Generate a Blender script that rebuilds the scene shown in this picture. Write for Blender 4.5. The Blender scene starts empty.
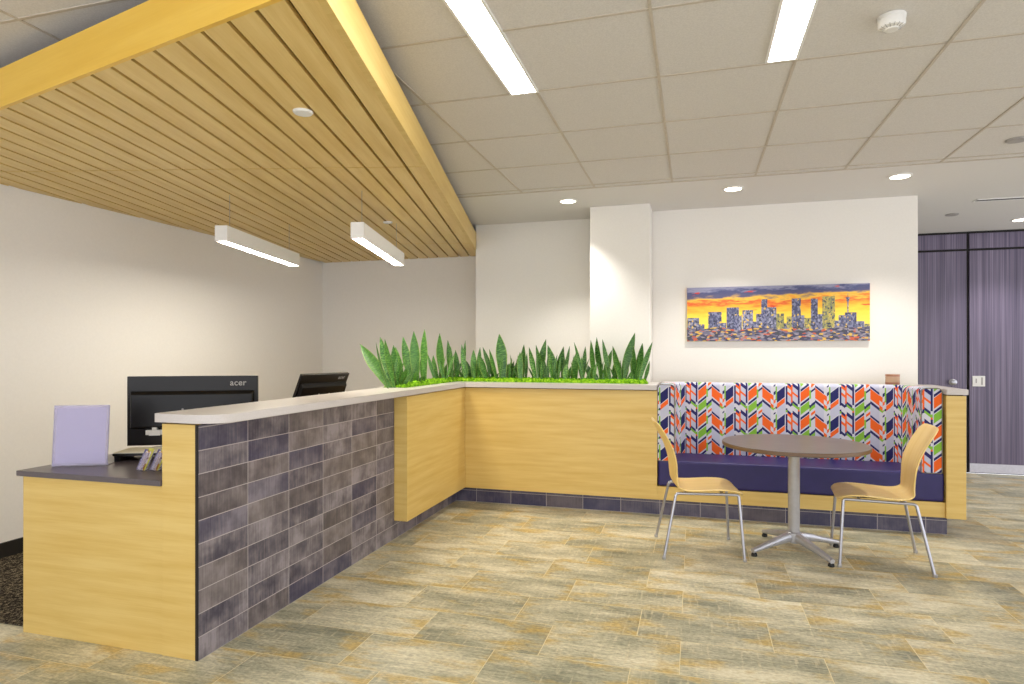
import bpy, bmesh, math, random
from mathutils import Vector, Matrix
R = math.radians
random.seed(7)
SC = bpy.context.scene
COL = SC.collection

# ------------------------------------------------------------ camera, world, exposure
cam_d = bpy.data.cameras.new('camera'); cam = bpy.data.objects.new('camera', cam_d); COL.objects.link(cam)
cam_d.sensor_width = 36.0; cam_d.lens = 36.0 * 630.0 / 1024.0
cam_d.shift_y = (352.0 - 342.0) / 1024.0
cam_d.clip_start = 0.05; cam_d.clip_end = 100
cam.location = (0, 0, 1.37)
cam.rotation_euler = (R(90), 0, math.atan(182.0 / 630.0))
SC.camera = cam
W = bpy.data.worlds.new('world'); SC.world = W; W.use_nodes = True
W.node_tree.nodes['Background'].inputs[0].default_value = (0.93, 0.95, 1.0, 1)
W.node_tree.nodes['Background'].inputs[1].default_value = 1.9
vs = SC.view_settings
vs.view_transform = 'Standard'; vs.look = 'None'; vs.exposure = 0.35; vs.gamma = 1.0
vs.use_curve_mapping = False
SC.display_settings.display_device = 'sRGB'
STRIP_E, PEND_E, CAN_W, CAN_E = 13.0, 60.0, 60.0, 10.0

# ------------------------------------------------------------ helpers
def lin(r, g, b):
    f = lambda c: (c / 255.0) / 12.92 if c <= 10 else (((c / 255.0) + 0.055) / 1.055) ** 2.4
    return (f(r), f(g), f(b), 1)

class NT:
    """small helper around a material's node tree"""
    def __init__(s, name, rough=0.5, metal=0.0, spec=0.5):
        s.m = bpy.data.materials.new(name); s.m.use_nodes = True
        s.t = s.m.node_tree; s.b = s.t.nodes['Principled BSDF']
        s.b.inputs['Roughness'].default_value = rough; s.b.inputs['Metallic'].default_value = metal
        s.b.inputs['Specular IOR Level'].default_value = spec
    def n(s, typ, **kw):
        x = s.t.nodes.new(typ)
        for k, v in kw.items(): setattr(x, k, v)
        return x
    def link(s, a, b): s.t.links.new(a, b)
    def put(s, sock, v):
        if hasattr(v, 'is_output'): s.link(v, sock)
        else: sock.default_value = v
    def math(s, op, a, b=0.0, c=None):
        x = s.n('ShaderNodeMath', operation=op)
        s.put(x.inputs[0], a); s.put(x.inputs[1], b)
        if c is not None: s.put(x.inputs[2], c)
        return x.outputs[0]
    def mix(s, f, a, b, mode='MIX'):
        x = s.n('ShaderNodeMix', data_type='RGBA', blend_type=mode)
        s.put(x.inputs['Factor'], f); s.put(x.inputs['A'], a); s.put(x.inputs['B'], b)
        return x.outputs['Result']
    def uv(s): return s.n('ShaderNodeTexCoord').outputs['UV']
    def map(s, v, sc=(1, 1, 1), loc=(0, 0, 0), rot=(0, 0, 0)):
        x = s.n('ShaderNodeMapping'); s.link(v, x.inputs[0])
        x.inputs['Scale'].default_value = sc; x.inputs['Location'].default_value = loc; x.inputs['Rotation'].default_value = rot
        return x.outputs[0]
    def noise(s, v, scale, detail=3, rough=0.5, out=0):
        x = s.n('ShaderNodeTexNoise'); s.link(v, x.inputs['Vector'])
        x.inputs['Scale'].default_value = scale; x.inputs['Detail'].default_value = detail; x.inputs['Roughness'].default_value = rough
        return x.outputs[out]
    def ramp(s, f, stops, interp='LINEAR'):
        x = s.n('ShaderNodeValToRGB'); x.color_ramp.interpolation = interp
        e = x.color_ramp.elements
        e[0].position = stops[0][0]; e[0].color = stops[0][1]
        e[1].position = stops[1][0]; e[1].color = stops[1][1]
        for p, c in stops[2:]:
            q = e.new(p); q.color = c
        s.put(x.inputs[0], f); return x.outputs[0]
    def sep(s, v):
        x = s.n('ShaderNodeSeparateXYZ'); s.link(v, x.inputs[0]); return x.outputs
    def comb(s, x, y, z=0.0):
        c = s.n('ShaderNodeCombineXYZ')
        for i, v in enumerate((x, y, z)): s.put(c.inputs[i], v)
        return c.outputs[0]
    def bump(s, h, st=0.2, d=0.002):
        x = s.n('ShaderNodeBump'); x.inputs['Strength'].default_value = st; x.inputs['Distance'].default_value = d
        s.link(h, x.inputs['Height']); s.link(x.outputs[0], s.b.inputs['Normal'])
    def base(s, c): s.put(s.b.inputs['Base Color'], c); return s

def plain(name, rgb, rough=0.5, metal=0.0, spec=0.5, var=0.06, scale=40):
    """one colour with a faint procedural mottling"""
    t = NT(name, rough, metal, spec); c = lin(*rgb)
    n = t.noise(t.n('ShaderNodeTexCoord').outputs['Object'], scale, 2)
    d = tuple(max(0, x * (1 - var)) for x in c[:3]) + (1,); l = tuple(min(1, x * (1 + var)) for x in c[:3]) + (1,)
    t.base(t.ramp(n, [(0.3, d), (0.7, l)])); return t.m

def glow(name, rgb, e):
    t = NT(name, 0.6); c = lin(*rgb); t.base(c)
    t.b.inputs['Emission Color'].default_value = c; t.b.inputs['Emission Strength'].default_value = e
    return t.m

def wood(name, light, dark, along=0, rough=0.4, stretch=14.0, scale=1.6):
    """veneer with long grain along the u (0) or v (1) of the UVs, which are in metres"""
    t = NT(name, rough); u = t.uv()
    sc = (1, stretch, 1) if along == 0 else (stretch, 1, 1)
    a = t.noise(t.map(u, sc), scale, 4, 0.55)
    fine = t.noise(t.map(u, tuple(k * 5 if k > 1 else 1.5 for k in sc)), 3.0, 3, 0.6)
    f = t.math('ADD', t.math('MULTIPLY', a, 0.7), t.math('MULTIPLY', fine, 0.3))
    t.base(t.ramp(f, [(0.34, lin(*dark)), (0.62, lin(*light))])); return t.m

# ------------------------------------------------------------ materials
M = {}
M['wall'] = plain('wall_paint', (236, 232, 226), 0.85, var=0.012, scale=60)
M['gypsum'] = plain('ceiling_paint', (218, 215, 212), 0.9, var=0.012, scale=60)
M['tee'] = plain('ceiling_tee_metal', (190, 180, 166), 0.6)
M['maple'] = wood('maple_veneer', (223, 193, 118), (210, 174, 93), 0)
M['maple_slat'] = wood('maple_slats', (232, 202, 130), (216, 180, 102), 0, stretch=10)
M['maple_fascia'] = wood('maple_fascia', (234, 192, 82), (226, 180, 66), 0, stretch=10)
M['ply'] = wood('chair_plywood', (236, 206, 138), (224, 190, 114), 0, rough=0.35, stretch=10)
M['dark_gap'] = plain('dark_brown_backing', (104, 58, 14), 0.8)
M['black'] = plain('black_plastic', (20, 18, 18), 0.35, spec=0.3)
M['black_gloss'] = plain('black_gloss_plastic', (26, 23, 22), 0.3, spec=0.3)
M['reveal'] = plain('black_reveal', (24, 19, 20), 0.7)
M['stone'] = plain('grey_white_quartz', (198, 191, 187), 0.3, var=0.05, scale=220)
M['laminate'] = plain('charcoal_laminate', (92, 84, 88), 0.3, var=0.06, scale=90)
M['white'] = plain('white_enamel', (235, 234, 232), 0.5, var=0.01)
M['white_plastic'] = plain('white_plastic', (228, 226, 222), 0.5, var=0.01)
M['steel'] = plain('brushed_steel', (176, 176, 184), 0.32, 0.85, var=0.04)
M['silver'] = plain('silver_paint', (186, 186, 192), 0.32, 0.55, var=0.04)
M['rubber'] = plain('black_rubber', (20, 20, 22), 0.7)
M['grey_vent'] = plain('grey_vent', (164, 160, 158), 0.6)
M['navy'] = plain('navy_vinyl', (38, 30, 92), 0.45, var=0.08, scale=14)
M['piping'] = plain('olive_grey_piping', (120, 116, 104), 0.6)
M['dark_slot'] = plain('dark_vent_slot', (96, 92, 94), 0.7)
M['baseboard'] = plain('black_baseboard', (34, 31, 29), 0.5)
M['kickplate'] = plain('pale_kickplate', (205, 203, 214), 0.35, 0.2)
M['logo_grey'] = plain('silver_lettering', (150, 146, 140), 0.4)
M['glow_strip'] = glow('light_diffuser', (255, 251, 240), STRIP_E)
M['glow_pendant'] = glow('pendant_diffuser', (255, 247, 230), PEND_E)
M['glow_can'] = glow('downlight_lens', (255, 246, 225), CAN_E)
M['paper'] = plain('white_paper', (226, 222, 200), 0.7, var=0.02)

def m_tabletop():
    t = NT('walnut_grey_laminate', 0.3)
    n = t.noise(t.map(t.uv(), (3, 60, 1)), 2, 4)
    t.base(t.ramp(n, [(0.35, lin(90, 82, 79)), (0.65, lin(112, 103, 99))])); return t.m
M['tabletop'] = m_tabletop()
M['table_edge'] = wood('table_edge_band', (118, 90, 62), (96, 70, 46), 0)

def m_ceiling():
    t = NT('ceiling_tile', 0.95, spec=0.1)
    n = t.noise(t.n('ShaderNodeTexCoord').outputs['Object'], 160, 2)
    t.base(t.ramp(n, [(0.35, lin(207, 203, 199)), (0.65, lin(217, 213, 209))])); return t.m
M['ceil'] = m_ceiling()

def m_floor():
    t = NT('slate_look_floor_tile', 0.36)
    xyz = t.sep(t.n('ShaderNodeTexCoord').outputs['Object']); x, y = xyz[0], xyz[1]
    TW, TH = 0.6175, 0.3265
    ry = t.math('DIVIDE', t.math('SUBTRACT', y, 3.09), TH); row = t.math('FLOOR', ry)
    odd = t.math('FLOORED_MODULO', row, 2.0)
    xx = t.math('DIVIDE', t.math('ADD', x, t.math('MULTIPLY_ADD', odd, -0.205, 0.265)), TW)
    col = t.math('FLOOR', xx)
    fx = t.math('SUBTRACT', xx, col); fy = t.math('SUBTRACT', ry, row)
    wn = t.n('ShaderNodeTexWhiteNoise', noise_dimensions='3D'); t.link(t.comb(col, row, 3.1), wn.inputs[0])
    rnd, rc = wn.outputs[0], t.sep(wn.outputs[1])
    off = t.comb(t.math('MULTIPLY_ADD', rc[0], 40.0, x), t.math('MULTIPLY_ADD', rc[1], 40.0, y), 0.0)
    big = t.noise(t.map(off, (1.2, 3.2, 1)), 1.7, 5, 0.6)
    streak = t.noise(t.map(off, (1.0, 16.0, 1)), 4.0, 4, 0.65)
    patch = t.noise(t.map(off, (2.0, 5.0, 1), (9, 4, 0)), 1.6, 4, 0.6)
    cross = t.noise(t.map(off, (26.0, 2.5, 1), (3, 7, 0)), 2.2, 3, 0.6)
    f = t.math('ADD', t.math('MULTIPLY', big, 0.72), t.math('ADD', t.math('MULTIPLY', streak, 0.30), t.math('MULTIPLY', t.math('SUBTRACT', rnd, 0.5), 0.10)))
    c = t.ramp(f, [(0.28, lin(104, 107, 92)), (0.40, lin(144, 144, 126)), (0.51, lin(178, 174, 152)), (0.64, lin(216, 208, 184))])
    gx = t.math('MINIMUM', fx, t.math('SUBTRACT', 1.0, fx)); gy = t.math('MINIMUM', fy, t.math('SUBTRACT', 1.0, fy))
    patch = t.math('ADD', patch, t.math('MULTIPLY', t.math('SUBTRACT', 0.22, t.math('MINIMUM', gx, gy)), 0.34))
    c = t.mix(t.math('MULTIPLY', t.ramp(patch, [(0.53, (0, 0, 0, 1)), (0.68, (1, 1, 1, 1))]), 0.7), c, lin(192, 160, 78))
    c = t.mix(t.math('MULTIPLY', t.ramp(cross, [(0.56, (0, 0, 0, 1)), (0.70, (1, 1, 1, 1))]), 0.45), c, lin(214, 202, 172))
    grain = t.noise(t.map(off, (1.0, 2.2, 1), (1, 2, 0)), 42.0, 3, 0.7)
    c = t.mix(0.30, c, t.ramp(grain, [(0.35, lin(96, 94, 76)), (0.65, lin(255, 250, 232))]), 'OVERLAY')
    g = t.math('MINIMUM', t.math('MULTIPLY', gx, TW), t.math('MULTIPLY', gy, TH))
    gm = t.math('LESS_THAN', g, 0.0016)
    t.base(t.mix(gm, c, lin(222, 208, 164)))
    t.put(t.b.inputs['Roughness'], t.math('MULTIPLY_ADD', streak, 0.25, 0.26))
    t.bump(t.math('SUBTRACT', streak, t.math('MULTIPLY', gm, 1.0)), 0.12, 0.002)
    return t.m
M['floor'] = m_floor()

def m_carpet():
    t = NT('dark_flecked_carpet', 1.0, spec=0.1); o = t.n('ShaderNodeTexCoord').outputs['Object']
    n = t.noise(o, 70, 4, 0.8)
    t.base(t.ramp(n, [(0.42, lin(26, 24, 22)), (0.52, lin(60, 54, 46)), (0.62, lin(150, 136, 112))])); return t.m
M['carpet'] = m_carpet()

def m_tile(name, u0, navy=False):
    """dark ceramic tiles stacked in straight columns; UVs in metres (u along the wall, v up)"""
    t = NT(name, 0.34)
    s = t.sep(t.uv()); TW, TH = 0.327, 0.1035
    a = t.math('DIVIDE', t.math('SUBTRACT', s[0], u0), TW); b = t.math('DIVIDE', s[1], TH)
    ca, rb = t.math('FLOOR', a), t.math('FLOOR', b)
    wn = t.n('ShaderNodeTexWhiteNoise', noise_dimensions='3D'); t.link(t.comb(ca, rb, 1.7), wn.inputs[0])
    r, rc = wn.outputs[0], t.sep(wn.outputs[1])
    off = t.comb(t.math('MULTIPLY_ADD', rc[0], 30.0, s[0]), t.math('MULTIPLY_ADD', rc[1], 30.0, s[1]), 0.0)
    cloud = t.noise(off, 6.0, 4, 0.6); brush = t.noise(t.map(off, (60, 3, 1)), 1.6, 3, 0.6)
    f = t.math('ADD', t.math('MULTIPLY', t.math('SUBTRACT', r, 0.5), 0.20), t.math('ADD', t.math('MULTIPLY', t.math('MULTIPLY_ADD', t.math('SUBTRACT', cloud, 0.5), 1.5, 0.5), 0.62), t.math('MULTIPLY', brush, 0.38)))
    c = t.ramp(f, [(0.32, lin(64, 61, 76)), (0.44, lin(94, 88, 98)), (0.55, lin(122, 115, 120)), (0.68, lin(148, 140, 146))])
    if navy: c = t.mix(0.6, c, lin(44, 44, 84))
    c = t.mix(t.math('MULTIPLY', t.math('GREATER_THAN', rc[2], 0.72), 0.30), c, lin(104, 92, 80))
    c = t.mix(t.math('MULTIPLY', t.math('LESS_THAN', rc[2], 0.22), 0.35), c, lin(62, 62, 96))
    fx, fy = t.math('SUBTRACT', a, ca), t.math('SUBTRACT', b, rb)
    gx = t.math('MULTIPLY', t.math('MINIMUM', fx, t.math('SUBTRACT', 1.0, fx)), TW)
    gy = t.math('MULTIPLY', t.math('MINIMUM', fy, t.math('SUBTRACT', 1.0, fy)), TH)
    gm = t.math('LESS_THAN', t.math('MINIMUM', gx, gy), 0.0020)
    t.base(t.mix(gm, c, lin(178, 170, 170)))
    t.bump(t.math('SUBTRACT', brush, gm), 0.15, 0.002)
    return t.m
M['tile'] = m_tile('dark_wall_tile', 2.292)
M['kick'] = m_tile('dark_kick_tile', 0.05, True)

def m_fabric():
    """chevron upholstery: ten columns of slanted bands; UV u along the back in metres, v = height in metres"""
    t = NT('chevron_fabric', 0.85, spec=0.2)
    s = t.sep(t.uv()); P, V = 0.417, 0.239
    q = t.math('DIVIDE', t.math('SUBTRACT', s[0], 0.87), P); fu = t.math('FRACT', q)
    O, N, G, Wt, L = lin(238, 104, 42), lin(46, 46, 102), lin(132, 186, 66), lin(208, 207, 218), lin(192, 194, 214)
    cols = [  # left edge, slope of the bands (rise per width), bands from the top of a repeat
        (0.000, 0.85, [(0, O), (.34, Wt), (.40, N), (.49, Wt), (.52, G), (.80, Wt), (.89, N), (.98, Wt)]),
        (0.165, 0.0, [(0, G), (.30, Wt), (.52, N), (.62, G), (.74, Wt)]),
        (0.197, 0.85, [(0, Wt), (.40, N), (.50, G), (.62, Wt), (.72, O), (.82, Wt), (.92, N)]),
        (0.273, -0.85, [(0, O), (.36, Wt), (.42, N), (.52, L), (.90, N), (.98, Wt)]),
        (0.434, -0.85, [(0, Wt), (.22, O), (.40, Wt), (.56, O), (.68, G), (.76, Wt)]),
        (0.490, 0.85, [(0, N), (.12, Wt), (.30, O), (.42, Wt), (.58, G), (.64, Wt), (.76, N), (.82, Wt)]),
        (0.528, 0.0, [(0, G), (.38, Wt), (.60, N), (.68, Wt), (.88, G)]),
        (0.554, 0.85, [(0, N), (.38, Wt), (.41, O), (.58, L), (.95, Wt)]),
        (0.704, 0.0, [(0, Wt), (.5, L)]),
        (0.722, 0.0, [(0, N), (.52, Wt), (.66, N), (.72, G), (.80, Wt), (.86, N)]),
        (0.754, -0.85, [(0, Wt), (.14, O), (.24, L), (.50, N), (.60, Wt), (.80, N), (.90, O)]),
        (0.822, 0.3, [(0, O), (.42, N), (.54, Wt), (.80, O)]),
        (0.851, -0.85, [(0, L), (.14, O), (.22, L), (.46, N), (.55, G), (.64, Wt), (.82, N), (.95, L)]),
        (0.950, 0.0, [(0, N), (.50, Wt), (.60, G), (.70, O), (.76, N)]),
        (0.984, 0.0, [(0, Wt), (.5, L)]),
    ]
    c = None
    for e, sl, bands in cols:
        ph = t.math('DIVIDE', t.math('ADD', t.math('SUBTRACT', 1.046, s[1]), t.math('MULTIPLY', t.math('SUBTRACT', fu, e + 0.06), sl * P)), V)
        r = t.ramp(t.math('FRACT', ph), bands, 'CONSTANT')
        c = r if c is None else t.mix(t.math('GREATER_THAN', fu, e), c, r)
    t.base(c); t.bump(t.noise(t.uv(), 900, 1), 0.1, 0.001); return t.m
M['fabric'] = m_fabric()

def m_zebra():
    t = NT('dark_striped_veneer', 0.38); u = t.uv()
    a = t.noise(t.map(u, (150, 0.6, 1)), 1.0, 3, 0.6); b = t.noise(t.map(u, (40, 0.3, 1)), 1.0, 2)
    f = t.math('ADD', t.math('MULTIPLY', a, 0.65), t.math('MULTIPLY', b, 0.35))
    t.base(t.ramp(f, [(0.36, lin(70, 62, 84)), (0.5, lin(100, 90, 114)), (0.64, lin(136, 124, 146))])); return t.m
M['zebra'] = m_zebra()

def m_leaf():
    t = NT('snake_plant_leaf', 0.4); u = t.uv(); s = t.sep(u)
    w = t.n('ShaderNodeTexNoise'); t.link(t.map(u, (1.2, 62, 1)), w.inputs[0]); w.inputs['Scale'].default_value = 1.5; w.inputs['Detail'].default_value = 3
    c = t.ramp(w.outputs[0], [(0.36, lin(20, 66, 26)), (0.48, lin(54, 112, 38)), (0.68, lin(128, 172, 88))])
    oi = t.n('ShaderNodeObjectInfo')
    c = t.mix(t.math('MULTIPLY', oi.outputs['Random'], 0.30), c, lin(98, 156, 50))
    c = t.mix(t.math('MULTIPLY', t.math('FRACT', t.math('MULTIPLY', oi.outputs['Random'], 7.3)), 0.45), c, lin(30, 72, 28))
    ed = t.math('GREATER_THAN', t.math('ABSOLUTE', t.math('SUBTRACT', s[0], 0.5)), 0.43)
    t.base(t.mix(t.math('MULTIPLY', ed, 0.5), c, lin(150, 176, 70))); return t.m
M['leaf'] = m_leaf()
def m_moss():
    t = NT('bright_moss', 0.95, spec=0.1); o = t.n('ShaderNodeTexCoord').outputs['Object']
    t.base(t.ramp(t.noise(o, 45, 4, 0.7), [(0.36, lin(58, 104, 14)), (0.5, lin(110, 164, 24)), (0.66, lin(160, 200, 56))])); return t.m
M['moss'] = m_moss()

def m_sky():
    t = NT('painted_sunset_sky', 0.6); u = t.uv(); s = t.sep(u)
    n = t.noise(t.map(u, (2.2, 9, 1)), 2.2, 4, 0.6)
    h = t.math('ADD', s[1], t.math('MULTIPLY', t.math('SUBTRACT', n, 0.5), 0.20))
    h = t.math('SUBTRACT', h, t.math('MULTIPLY', s[0], 0.02))
    c = t.ramp(t.math('DIVIDE', t.math('SUBTRACT', h, 1.47), 0.51), [(0.0, lin(250, 236, 110)), (0.48, lin(252, 214, 70)), (0.62, lin(246, 170, 50)), (0.69, lin(232, 96, 46)), (0.75, lin(250, 196, 70)), (0.82, lin(96, 92, 124)), (0.9, lin(74, 80, 124)), (0.96, lin(150, 150, 178))])
    r = t.noise(t.map(u, (3, 14, 1), (4, 2, 0)), 1.6, 3)
    c = t.mix(t.ramp(r, [(0.64, (0, 0, 0, 1)), (0.70, (1, 1, 1, 1))]), c, lin(226, 66, 40))
    t.base(c); return t.m
M['sky_paint'] = m_sky()
def m_tower(name, a, b, c_):
    t = NT(name, 0.6); u = t.uv()
    v = t.n('ShaderNodeTexVoronoi'); t.link(t.map(u, (1, 0.8, 1)), v.inputs['Vector']); v.inputs['Scale'].default_value = 75
    k = t.sep(v.outputs['Color'])[0]
    t.base(t.ramp(k, [(0, lin(*a)), (.34, lin(*b)), (.66, lin(*c_)), (.86, lin(60, 62, 84)), (.95, lin(226, 190, 90))], 'CONSTANT')); return t.m
M['tower_a'] = m_tower('painted_blue_towers', (74, 78, 112), (126, 128, 158), (98, 102, 130))
M['tower_b'] = m_tower('painted_grey_towers', (112, 114, 142), (156, 156, 180), (82, 86, 108))
M['tower_c'] = m_tower('painted_olive_towers', (150, 148, 92), (186, 170, 96), (104, 110, 104))
def m_street():
    t = NT('painted_street_lights', 0.6); u = t.uv()
    v = t.n('ShaderNodeTexVoronoi'); t.link(t.map(u, (0.55, 1.3, 1)), v.inputs['Vector']); v.inputs['Scale'].default_value = 60
    k = t.sep(v.outputs['Color'])[1]
    t.base(t.ramp(k, [(0, lin(66, 66, 92)), (.28, lin(106, 104, 128)), (.5, lin(148, 140, 150)), (.66, lin(216, 176, 82)), (.78, lin(70, 72, 78)), (.9, lin(196, 92, 62))], 'CONSTANT')); return t.m
M['street'] = m_street()
def m_clear(name, rgb, mix):
    t = NT(name, 0.08); t.base(lin(*rgb)); t.b.inputs['Transmission Weight'].default_value = mix
    t.b.inputs['IOR'].default_value = 1.2; return t.m
M['acrylic'] = m_clear('clear_acrylic', (232, 228, 246), 0.75)
M['amber'] = m_clear('amber_glass', (232, 196, 164), 0.35)
M['lilac'] = plain('pale_lilac_sheet', (234, 228, 244), 0.35, var=0.02)
M['copper'] = plain('copper_band', (160, 112, 88), 0.35, 0.5)
M['cream'] = plain('cream_wax', (240, 222, 200), 0.6)
M['lime'] = plain('lime_card', (206, 204, 96), 0.6)
def m_card():
    t = NT('printed_card', 0.5); u = t.uv()
    k = t.sep(t.map(u, (1, 1, 1)))[1]
    v = t.n('ShaderNodeTexVoronoi'); t.link(u, v.inputs['Vector']); v.inputs['Scale'].default_value = 55
    t.base(t.ramp(t.sep(v.outputs['Color'])[0], [(0, lin(226, 216, 214)), (.3, lin(196, 146, 60)), (.5, lin(70, 64, 108)), (.72, lin(214, 190, 176)), (.88, lin(120, 60, 60))], 'CONSTANT')); return t.m
M['card'] = m_card()
M['indigo'] = plain('indigo_card_back', (104, 96, 146), 0.5)

# ------------------------------------------------------------ mesh helpers
def box(bm, x0, x1, y0, y1, z0, z1, mi=0):
    v = [bm.verts.new(p) for p in ((x0, y0, z0), (x1, y0, z0), (x1, y1, z0), (x0, y1, z0), (x0, y0, z1), (x1, y0, z1), (x1, y1, z1), (x0, y1, z1))]
    for q in ((3, 2, 1, 0), (4, 5, 6, 7), (0, 1, 5, 4), (1, 2, 6, 5), (2, 3, 7, 6), (3, 0, 4, 7)):
        f = bm.faces.new([v[i] for i in q]); f.material_index = mi
def prism(bm, poly, z0, z1, mi=0):
    a = sum(poly[i][0] * poly[(i + 1) % len(poly)][1] - poly[(i + 1) % len(poly)][0] * poly[i][1] for i in range(len(poly)))
    if a < 0: poly = poly[::-1]
    b = [bm.verts.new((x, y, z0)) for x, y in poly]; t = [bm.verts.new((x, y, z1)) for x, y in poly]; n = len(poly)
    fs = [bm.faces.new(b[::-1]), bm.faces.new(t)] + [bm.faces.new((b[i], b[(i + 1) % n], t[(i + 1) % n], t[i])) for i in range(n)]
    for f in fs: f.material_index = mi
def lathe(bm, prof, c=(0, 0, 0), n=40, mi=0, axis='Z'):
    rings = []
    for r, z in prof:
        ring = []
        for k in range(n):
            a = 2 * math.pi * k / n
            p = (r * math.cos(a), r * math.sin(a), z)
            if axis == 'Y': p = (p[0], -p[2], p[1])
            ring.append(bm.verts.new((c[0] + p[0], c[1] + p[1], c[2] + p[2])))
        rings.append(ring)
    fs = []
    for a, b in zip(rings, rings[1:]):
        for k in range(n): fs.append(bm.faces.new((a[k], a[(k + 1) % n], b[(k + 1) % n], b[k])))
    fs.append(bm.faces.new(rings[0][::-1])); fs.append(bm.faces.new(rings[-1]))
    for f in fs: f.material_index = mi
def tube(bm, pts, r, n=12, mi=0, r1=None):
    pts = [Vector(p) for p in pts]; rings = []; up = None; m = len(pts)
    for i, p in enumerate(pts):
        d = (pts[min(i + 1, m - 1)] - pts[max(i - 1, 0)]).normalized()
        if up is None:
            up = Vector((0, 0, 1)) if abs(d.z) < 0.9 else Vector((1, 0, 0))
        s = d.cross(up).normalized(); up = s.cross(d).normalized()
        rr = r if r1 is None else r + (r1 - r) * i / (m - 1)
        rings.append([bm.verts.new(p + rr * (math.cos(2 * math.pi * k / n) * s + math.sin(2 * math.pi * k / n) * up)) for k in range(n)])
    for a, b in zip(rings, rings[1:]):
        for k in range(n): bm.faces.new((a[k], a[(k + 1) % n], b[(k + 1) % n], b[k])).material_index = mi
    bm.faces.new(rings[0][::-1]).material_index = mi; bm.faces.new(rings[-1]).material_index = mi
def smooth_path(pts, rad, seg=5):
    """polyline with its inner corners rounded"""
    P = [Vector(p) for p in pts]; out = [P[0]]
    for a, b, c in zip(P, P[1:], P[2:]):
        r = min(rad, (a - b).length * .45, (c - b).length * .45)
        s, e = b + (a - b).normalized() * r, b + (c - b).normalized() * r
        for k in range(seg + 1):
            u = k / seg; out.append(s * (1 - u) ** 2 + b * 2 * u * (1 - u) + e * u * u)
    return out + [P[-1]]
def uv_box(bm):
    """UVs in metres by the face's main direction: u along the wall, v up"""
    L = bm.loops.layers.uv.verify()
    for f in bm.faces:
        n = f.normal; a = max(range(3), key=lambda i: abs(n[i]))
        for l in f.loops:
            p = l.vert.co
            l[L].uv = (p.y, p.z) if a == 0 else ((p.x, p.z) if a == 1 else (p.x, p.y))
def obj(name, bm, mats, parent=None, bev=0.0, smooth=False, seg=2, uv=True, ang=40):
    bmesh.ops.recalc_face_normals(bm, faces=bm.faces[:]); bm.normal_update()
    if uv: uv_box(bm)
    me = bpy.data.meshes.new(name); bm.to_mesh(me); bm.free()
    for m in (mats if isinstance(mats, (list, tuple)) else [mats]): me.materials.append(m)
    o = bpy.data.objects.new(name, me); COL.objects.link(o)
    if parent: o.parent = parent
    if smooth or bev:
        me.polygons.foreach_set('use_smooth', [True] * len(me.polygons))
        me.set_sharp_from_angle(angle=R(ang))
    if bev:
        b = o.modifiers.new('bevel', 'BEVEL'); b.width = bev; b.segments = seg; b.limit_method = 'ANGLE'; b.angle_limit = R(50)
        b.harden_normals = True
    return o
def tag(o, label, cat, group=None):
    o['label'] = label; o['category'] = cat
    if group: o['group'] = group
    return o
def thing(name, label, cat, loc=(0, 0, 0), rz=0, group=None):
    o = bpy.data.objects.new(name, None); o.empty_display_size = 0.1; COL.objects.link(o)
    o.location = loc; o.rotation_euler = (0, 0, rz); return tag(o, label, cat, group)
def struct(name, bm, mats, parent=None, bev=0.0, smooth=False):
    o = obj(name, bm, mats, parent, bev, smooth); o['kind'] = 'structure'; return o
def dup(root, label, loc=None, rz=None):
    r = root.copy(); COL.objects.link(r)
    if loc is not None: r.location = loc
    if rz is not None: r.rotation_euler = (0, 0, rz)
    r['label'] = label
    for ch in list(root.children):
        c = ch.copy(); COL.objects.link(c); c.parent = r
        for g in list(ch.children):
            d = g.copy(); COL.objects.link(d); d.parent = c
    return r
NB = bmesh.new

# ------------------------------------------------------------ the setting
CZ = 2.74
XL = -4.41
bm = NB(); box(bm, XL - .05, 6.0, -1.6, 8.29, -0.10, 0.0); struct('floor', bm, M['floor'])
bm = NB(); box(bm, XL, -3.205, 2.342, 6.89, 0.0, 0.006); box(bm, -3.205, -2.31, 2.75, 6.43, 0.0, 0.006)
struct('floor_carpet', bm, M['carpet'])
# ceiling: lay-in tiles to y = 5.23, painted band beyond
bm = NB(); box(bm, XL - .05, 6.0, -1.6, 5.235, CZ, CZ + .06, 0); box(bm, XL - .05, 6.0, 5.235, 8.4, CZ - .003, CZ + .06, 1)
ceil = struct('ceiling', bm, [M['ceil'], M['gypsum']])
bm = NB()
for k in range(-6, 12):
    x = -0.168 + 0.6255 * k
    if XL < x < 6: box(bm, x - .007, x + .007, -1.6, 5.235, CZ - .004, CZ + .001)
for k in range(-9, 4):
    y = 3.21 + 0.642 * k
    if -1.6 < y < 5.2: box(bm, XL, 6.0, y - .007, y + .007, CZ - .0035, CZ + .001)
box(bm, XL, 6.0, 5.222, 5.24, CZ - .005, CZ + .001)
struct('ceiling_grid', bm, M['tee'], ceil)

bm = NB(); box(bm, XL - .12, XL, -1.6, 6.464, 0, CZ); struct('wall_left', bm, M['wall'])
bm = NB(); box(bm, XL - .15, XL - .04, 6.464, 7.0, 0, CZ); struct('wall_left_recess', bm, M['wall'])
bm = NB(); box(bm, XL - .12, -2.26, 6.89, 7.0, 0, CZ); struct('wall_back_left', bm, M['wall'])
bm = NB(); box(bm, -2.265, -0.94, 6.43, 7.0, 0, CZ); struct('wall_back', bm, M['wall'])
bm = NB(); box(bm, -0.944, -0.389, 5.92, 7.0, 0, CZ); struct('wall_column', bm, M['wall'], bev=.004)
bm = NB(); box(bm, -0.389, 1.878, 6.265, 6.45, 0, CZ); struct('wall_back_right', bm, M['wall'], bev=.004)
bm = NB(); box(bm, XL, XL + .014, -1.6, 6.46, 0.0, 0.105); struct('baseboard_left', bm, M['baseboard'])
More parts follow.
